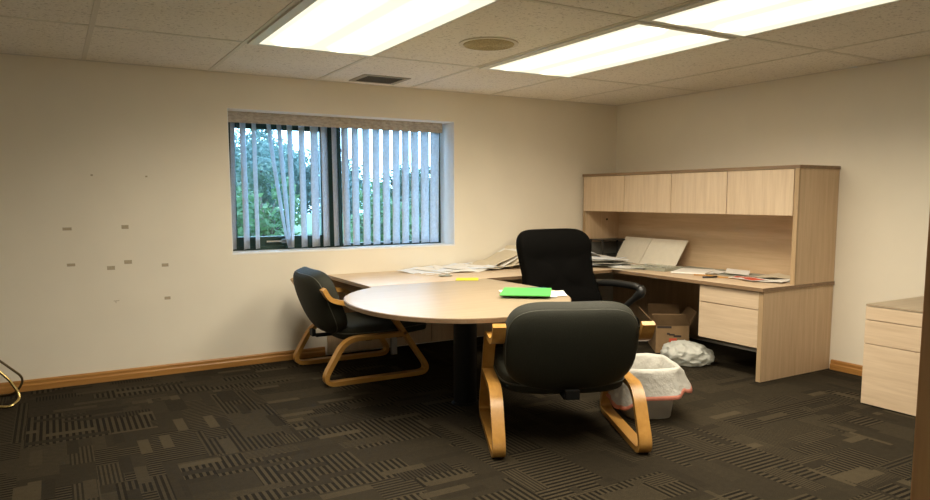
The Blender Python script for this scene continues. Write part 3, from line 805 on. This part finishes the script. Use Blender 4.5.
# green folder with papers under it
for i, (a, dx, dy, lb) in enumerate([(-.42, .11, .0, 'white paper sticking out right of the green folder'), (-.62, .03, -.02, 'white paper sheet directly under the green folder'), (-.30, .02, .06, 'white paper lowest under the green folder')]):
    sheet('loose_paper', .36, .27, (-2.65+dx, -2.06+dy, DZ+.001+.003*i), a-.12, M['paper'], lb, 'paper', 'papers under the green folder', curl=.006, seed=40+i)
bm = B((-.175, -.20, .0, .175, .20, .009), bev=.002)
gf = tag(obj('green_folder', bm, M['greenfolder']), 'bright green folder near the rounded end of the table', 'folder')
gf.location = (-2.665, -2.06, DZ+.020); gf.rotation_euler = (0, 0, math.radians(-38))
gp = tag(obj('blue_pen', tube(bmesh.new(), rounded([(-.10, 0, .008), (0, .025, .008), (.10, 0, .008)], .06), .006, 8), M['blue'], smooth=True), 'dark blue curved cord end behind the green folder', 'cord')
gp.location = (-2.44, -1.83, DZ); gp.rotation_euler.z = -.5
# corner stack right of the office chair
G3 = 'stacked papers in the desk corner under the hutch'
nm3 = ['lowest', 'second lowest', 'third from the bottom', 'fourth from the bottom', 'fifth from the bottom', 'middle', 'fifth from the top', 'fourth from the top', 'third from the top', 'second from the top', 'topmost']
for i in range(11):
    sheet('stacked_paper', SW*1.25, SD*1.15, (-.73+random.uniform(-.06, .06), -.60+random.uniform(-.09, .09), DZ+.001+.0075*i), random.uniform(-.6, .6), M[['paper', 'manila', 'paperw', 'greypaper'][(i*3) % 4 if i % 3 else 0]],
          '%s of the papers stacked in the corner beside the black tray' % nm3[i], 'paper', G3, tilt=(random.uniform(-1, 1), random.uniform(-1, 1)), curl=.012, t=.003, seed=60+i)
sheet('tilted_sheet', .30, .26, (-.72, -.42, DZ+.115), .7, M['paper'], 'white sheet sticking up behind the office chair, on the corner stack', 'paper', tilt=(22, 8), curl=.02, seed=80)
sheet('front_sheet', .46, .34, (-.62, -.98, DZ+.006), .45, M['paper'], 'white sheets at the desk edge in front of the corner stack', 'paper', tilt=(1, 1), curl=.012, seed=81)
sheet('front_sheet', .40, .30, (-.74, -1.0, DZ+.001), .9, M['manila'], 'cream sheet under the white sheets at the desk edge by the corner stack', 'paper', curl=.006, seed=82)
# black desk tray in the corner
tr = thing('desk_tray', 'black wire and plastic desk tray in the corner under the hutch', 'tray', (-.25, -.26, DZ))
obj('tray_deck', B((-.20, -.05, .225, .20, .16, .238), bev=.003), M['plastic'], tr)
obj('tray_deck', B((-.20, -.05, .06, .20, .16, .068), bev=.003), M['plastic'], tr)
obj('tray_side', B((-.20, .150, .0, .20, .162, .20), (.188, -.05, 0, .20, .15, .20), bev=.002), M['slot'], tr)
for sx in (-.192, .192):
    for sy in (-.042, .152): obj('post', B((sx-.008, sy-.008, 0, sx+.008, sy+.008, .24)), M['plastic'], tr)
# open board leaning on hutch back
ob = thing('open_board', 'large off-white open folder leaning against the back of the hutch', 'folder', (-.26, -.76, DZ))
def leaf(y0, y1, xb0, xb1, xt0, xt1, h):
    bm = bmesh.new(); q = [Vector((xb0, y0, .002)), Vector((xb1, y1, .002)), Vector((xt1, y1, h)), Vector((xt0, y0, h))]
    nrm = (q[1]-q[0]).cross(q[3]-q[0]).normalized()*.004
    a = [bm.verts.new(p-nrm) for p in q]; b = [bm.verts.new(p+nrm) for p in q]
    bm.faces.new(a[::-1]); bm.faces.new(b)
    for i in range(4): bm.faces.new((a[i], a[(i+1) % 4], b[(i+1) % 4], b[i]))
    return bm
obj('leaf', leaf(.46, .03, -.01, -.055, .16, .13, .262), M['board'], ob)
obj('leaf', leaf(.02, -.43, -.055, -.01, .13, .17, .262), M['board'], ob)
# clear tray
ct = thing('plastic_tray', 'clear greenish plastic tray with odds and ends near the open folder', 'tray', (-.545, -1.215, DZ), math.radians(8))
obj('tray_shell', B((-.14, -.20, .001, .14, .20, .005), (-.14, -.20, .005, -.136, .20, .034), (.136, -.20, .005, .14, .20, .034), (-.136, -.20, .005, .136, -.196, .034), (-.136, .196, .005, .136, .20, .034)), M['clearbox'], ct)
bm = bmesh.new(); random.seed(3)
for k in range(26):
    x, y = random.uniform(-.11, .11), random.uniform(-.17, .17); a = random.uniform(0, PI)
    tube(bm, [(x-.03*math.cos(a), y-.03*math.sin(a), .014+random.random()*.01), (x+.03*math.cos(a), y+.03*math.sin(a), .014+random.random()*.01)], .006, 6)
o = obj('paper_clips', bm, M['greypaper'], ct); o['kind'] = 'stuff'
# booklet, grey cards, note, red prints
o = tag(obj('booklet', B((-.20, -.155, 0, .20, .155, .014), bev=.003), M['paper']), 'thick white booklet lying right of the clear plastic tray', 'booklet')
o.location = (-.46, -1.60, DZ+.004); o.rotation_euler.z = math.radians(28)
sheet('grey_card', .33, .50, (-.22, -1.46, DZ+.001), .05, M['greypaper'], 'grey-green card under the right end of the leaning folder', 'card', curl=.002, t=.003, seed=90)
sheet('grey_card', .34, .46, (-.26, -1.93, DZ+.001), -.08, M['greypaper'], 'grey-green card under the small square note', 'card', curl=.002, t=.003, seed=91)
sheet('grey_card', .34, .44, (-.24, -2.38, DZ+.001), .06, M['greypaper'], 'grey-green card at the right end of the desk by the hutch side', 'card', curl=.002, t=.003, seed=92)
sheet('square_note', .20, .20, (-.30, -1.97, DZ+.028), .62, M['paper'], 'small white square note propped up on the grey cards', 'note', tilt=(5, -6), curl=.002, seed=93)
sheet('right_paper', .36, .26, (-.42, -2.42, DZ+.006), .35, M['paper'], 'white sheet beside the red printed sheets at the right end of the desk', 'paper', curl=.008, seed=94)
sheet('right_paper', .34, .26, (-.26, -2.33, DZ+.011), -.15, M['manila'], 'cream sheet near the hutch side above the red printed sheets', 'paper', curl=.012, seed=95)
sheet('white_leaflet', .26, .20, (-.36, -1.74, DZ+.006), .2, M['paper'], 'white leaflet between the booklet and the square note', 'paper', curl=.01, seed=96)
for i, (x, y, a, lb) in enumerate([(-.50, -2.20, .3, 'sheet with red printing left of the white papers at the desk end'), (-.56, -2.33, -.25, 'sheet with red printing nearest the front edge of the desk end')]):
    o = sheet('red_printed_sheet', .16, .22, (x, y, DZ+.009+.004*i), a, M['paper'], lb, 'paper', 'red printed sheets', curl=.002, seed=97+i)
    obj('red_print', B((-.072, -.09, .0035, .06, .02, .0045), (-.04, .035, .0035, .06, .09, .0045)), M['redink'], o)
o = tag(obj('lanyard', tube(bmesh.new(), rounded([(-.10, .24, .006), (-.03, .12, .006), (-.07, 0, .006), (.0, -.13, .006), (-.05, -.25, .006)], .09), .007, 8), M['beech'], smooth=True), 'thin orange-yellow cord along the desk front right of the booklet', 'cord')
o.location = (-.55, -2.02, DZ)
o = tag(obj('dark_pen', tube(bmesh.new(), [(-.07, .03, .007), (.0, -.01, .007), (.05, -.02, .010)], .009, 8), M['plastic'], smooth=True), 'dark pen lying by the orange cord near the desk edge', 'pen')
o.location = (-.68, -2.0, DZ)

# ------------------------------------------------------------------ outside the window
GZ = -.75
gd = struct('ground', B((-60, .5, GZ-.2, 80, 90, GZ)), M['grass'])
def tree(x, y, zb, h, r, mat, label, seed, n=2600, leaf=.16):
    rnd = random.Random(seed)
    t = thing('leafy_tree', label, 'tree', (x, y, zb), 0, 'trees outside the window')
    bm = bmesh.new(); tube(bm, [(0, 0, 0), (.1, .05, h*.4), (0, .1, h*.8)], [r*.07, r*.05, r*.02], 8)
    for k in range(6):
        a = rnd.uniform(0, 2*PI); z0 = h*rnd.uniform(.3, .6)
        tube(bm, [(.05, .05, z0), (math.cos(a)*r*.6, math.sin(a)*r*.6, z0+h*.25)], [r*.03, r*.01], 6)
    obj('trunk', bm, M['bark'], t, smooth=True)
    bm = bmesh.new()
    clumps = []
    for k in range(26):
        while True:
            p = Vector((rnd.uniform(-1, 1), rnd.uniform(-1, 1), rnd.uniform(-1, 1)))
            if p.length < 1: break
        clumps.append((Vector((p.x*r*.8, p.y*r*.8, h*.58+p.z*h*.36)), r*rnd.uniform(.22, .42)))
    for k in range(n):
        c, cr = clumps[k % len(clumps)]
        dv = Vector((rnd.gauss(0, 1), rnd.gauss(0, 1), rnd.gauss(0, 1))).normalized()*cr*rnd.uniform(.6, 1.05)
        p = c+dv; nrm = (dv.normalized()+Vector((rnd.gauss(0, .5), rnd.gauss(0, .5), rnd.gauss(0, .5)))).normalized()
        u = nrm.orthogonal().normalized(); w = nrm.cross(u); a = rnd.uniform(0, PI); uu = u*math.cos(a)+w*math.sin(a); ww = nrm.cross(uu)
        s = leaf*rnd.uniform(.6, 1.3)
        vs = [bm.verts.new(p+uu*s), bm.verts.new(p+ww*s*.45), bm.verts.new(p-uu*s), bm.verts.new(p-ww*s*.45)]
        bm.faces.new(vs)
    me_o = obj('foliage', bm, mat, t)
    return t
tree(-1.75, 9.0, GZ, 2.75, 1.25, M['leaf_bright'], 'bright green tree low outside the left pane, nearest the window', 1, 3000, .085)
tree(2.2, 12, GZ, 2.5, 1.35, M['leaf_bright'], 'bright green bushy tree low outside the right pane', 2, 3000, .09)
tree(4.9, 15, GZ, 2.3, 1.4, M['leaf_mid'], 'low mid green tree outside the right end of the window', 9, 2600, .09)
tree(0.2, 20, GZ, 3.6, 1.9, M['leaf_mid'], 'mid green tree behind the bright one outside the left pane', 8, 3000, .12)
tree(2.6, 29, GZ, 5.3, 2.7, M['leaf_haze'], 'tall haze-tinted tree behind the left pane, furthest left', 3, 4200, .16)
tree(7.2, 31, GZ, 5.0, 2.7, M['leaf_haze'], 'tall haze-tinted tree behind the centre post of the window', 4, 4200, .16)
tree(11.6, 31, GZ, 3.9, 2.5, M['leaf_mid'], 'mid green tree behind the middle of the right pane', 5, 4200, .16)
tree(15.6, 31, GZ, 3.6, 2.4, M['leaf_haze'], 'haze-tinted tree behind the right end of the blind', 6, 4200, .16)
tree(5.2, 38, GZ, 6.4, 3.2, M['leaf_haze'], 'distant haze-tinted tree rising between the left trees', 7, 4200, .2)
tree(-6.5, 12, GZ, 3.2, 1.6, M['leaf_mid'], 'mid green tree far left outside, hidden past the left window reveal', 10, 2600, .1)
tree(-3.0, 24, GZ, 5.0, 2.5, M['leaf_haze'], 'haze-tinted tree left of the tall ones, past the left window reveal', 11, 3600, .15)
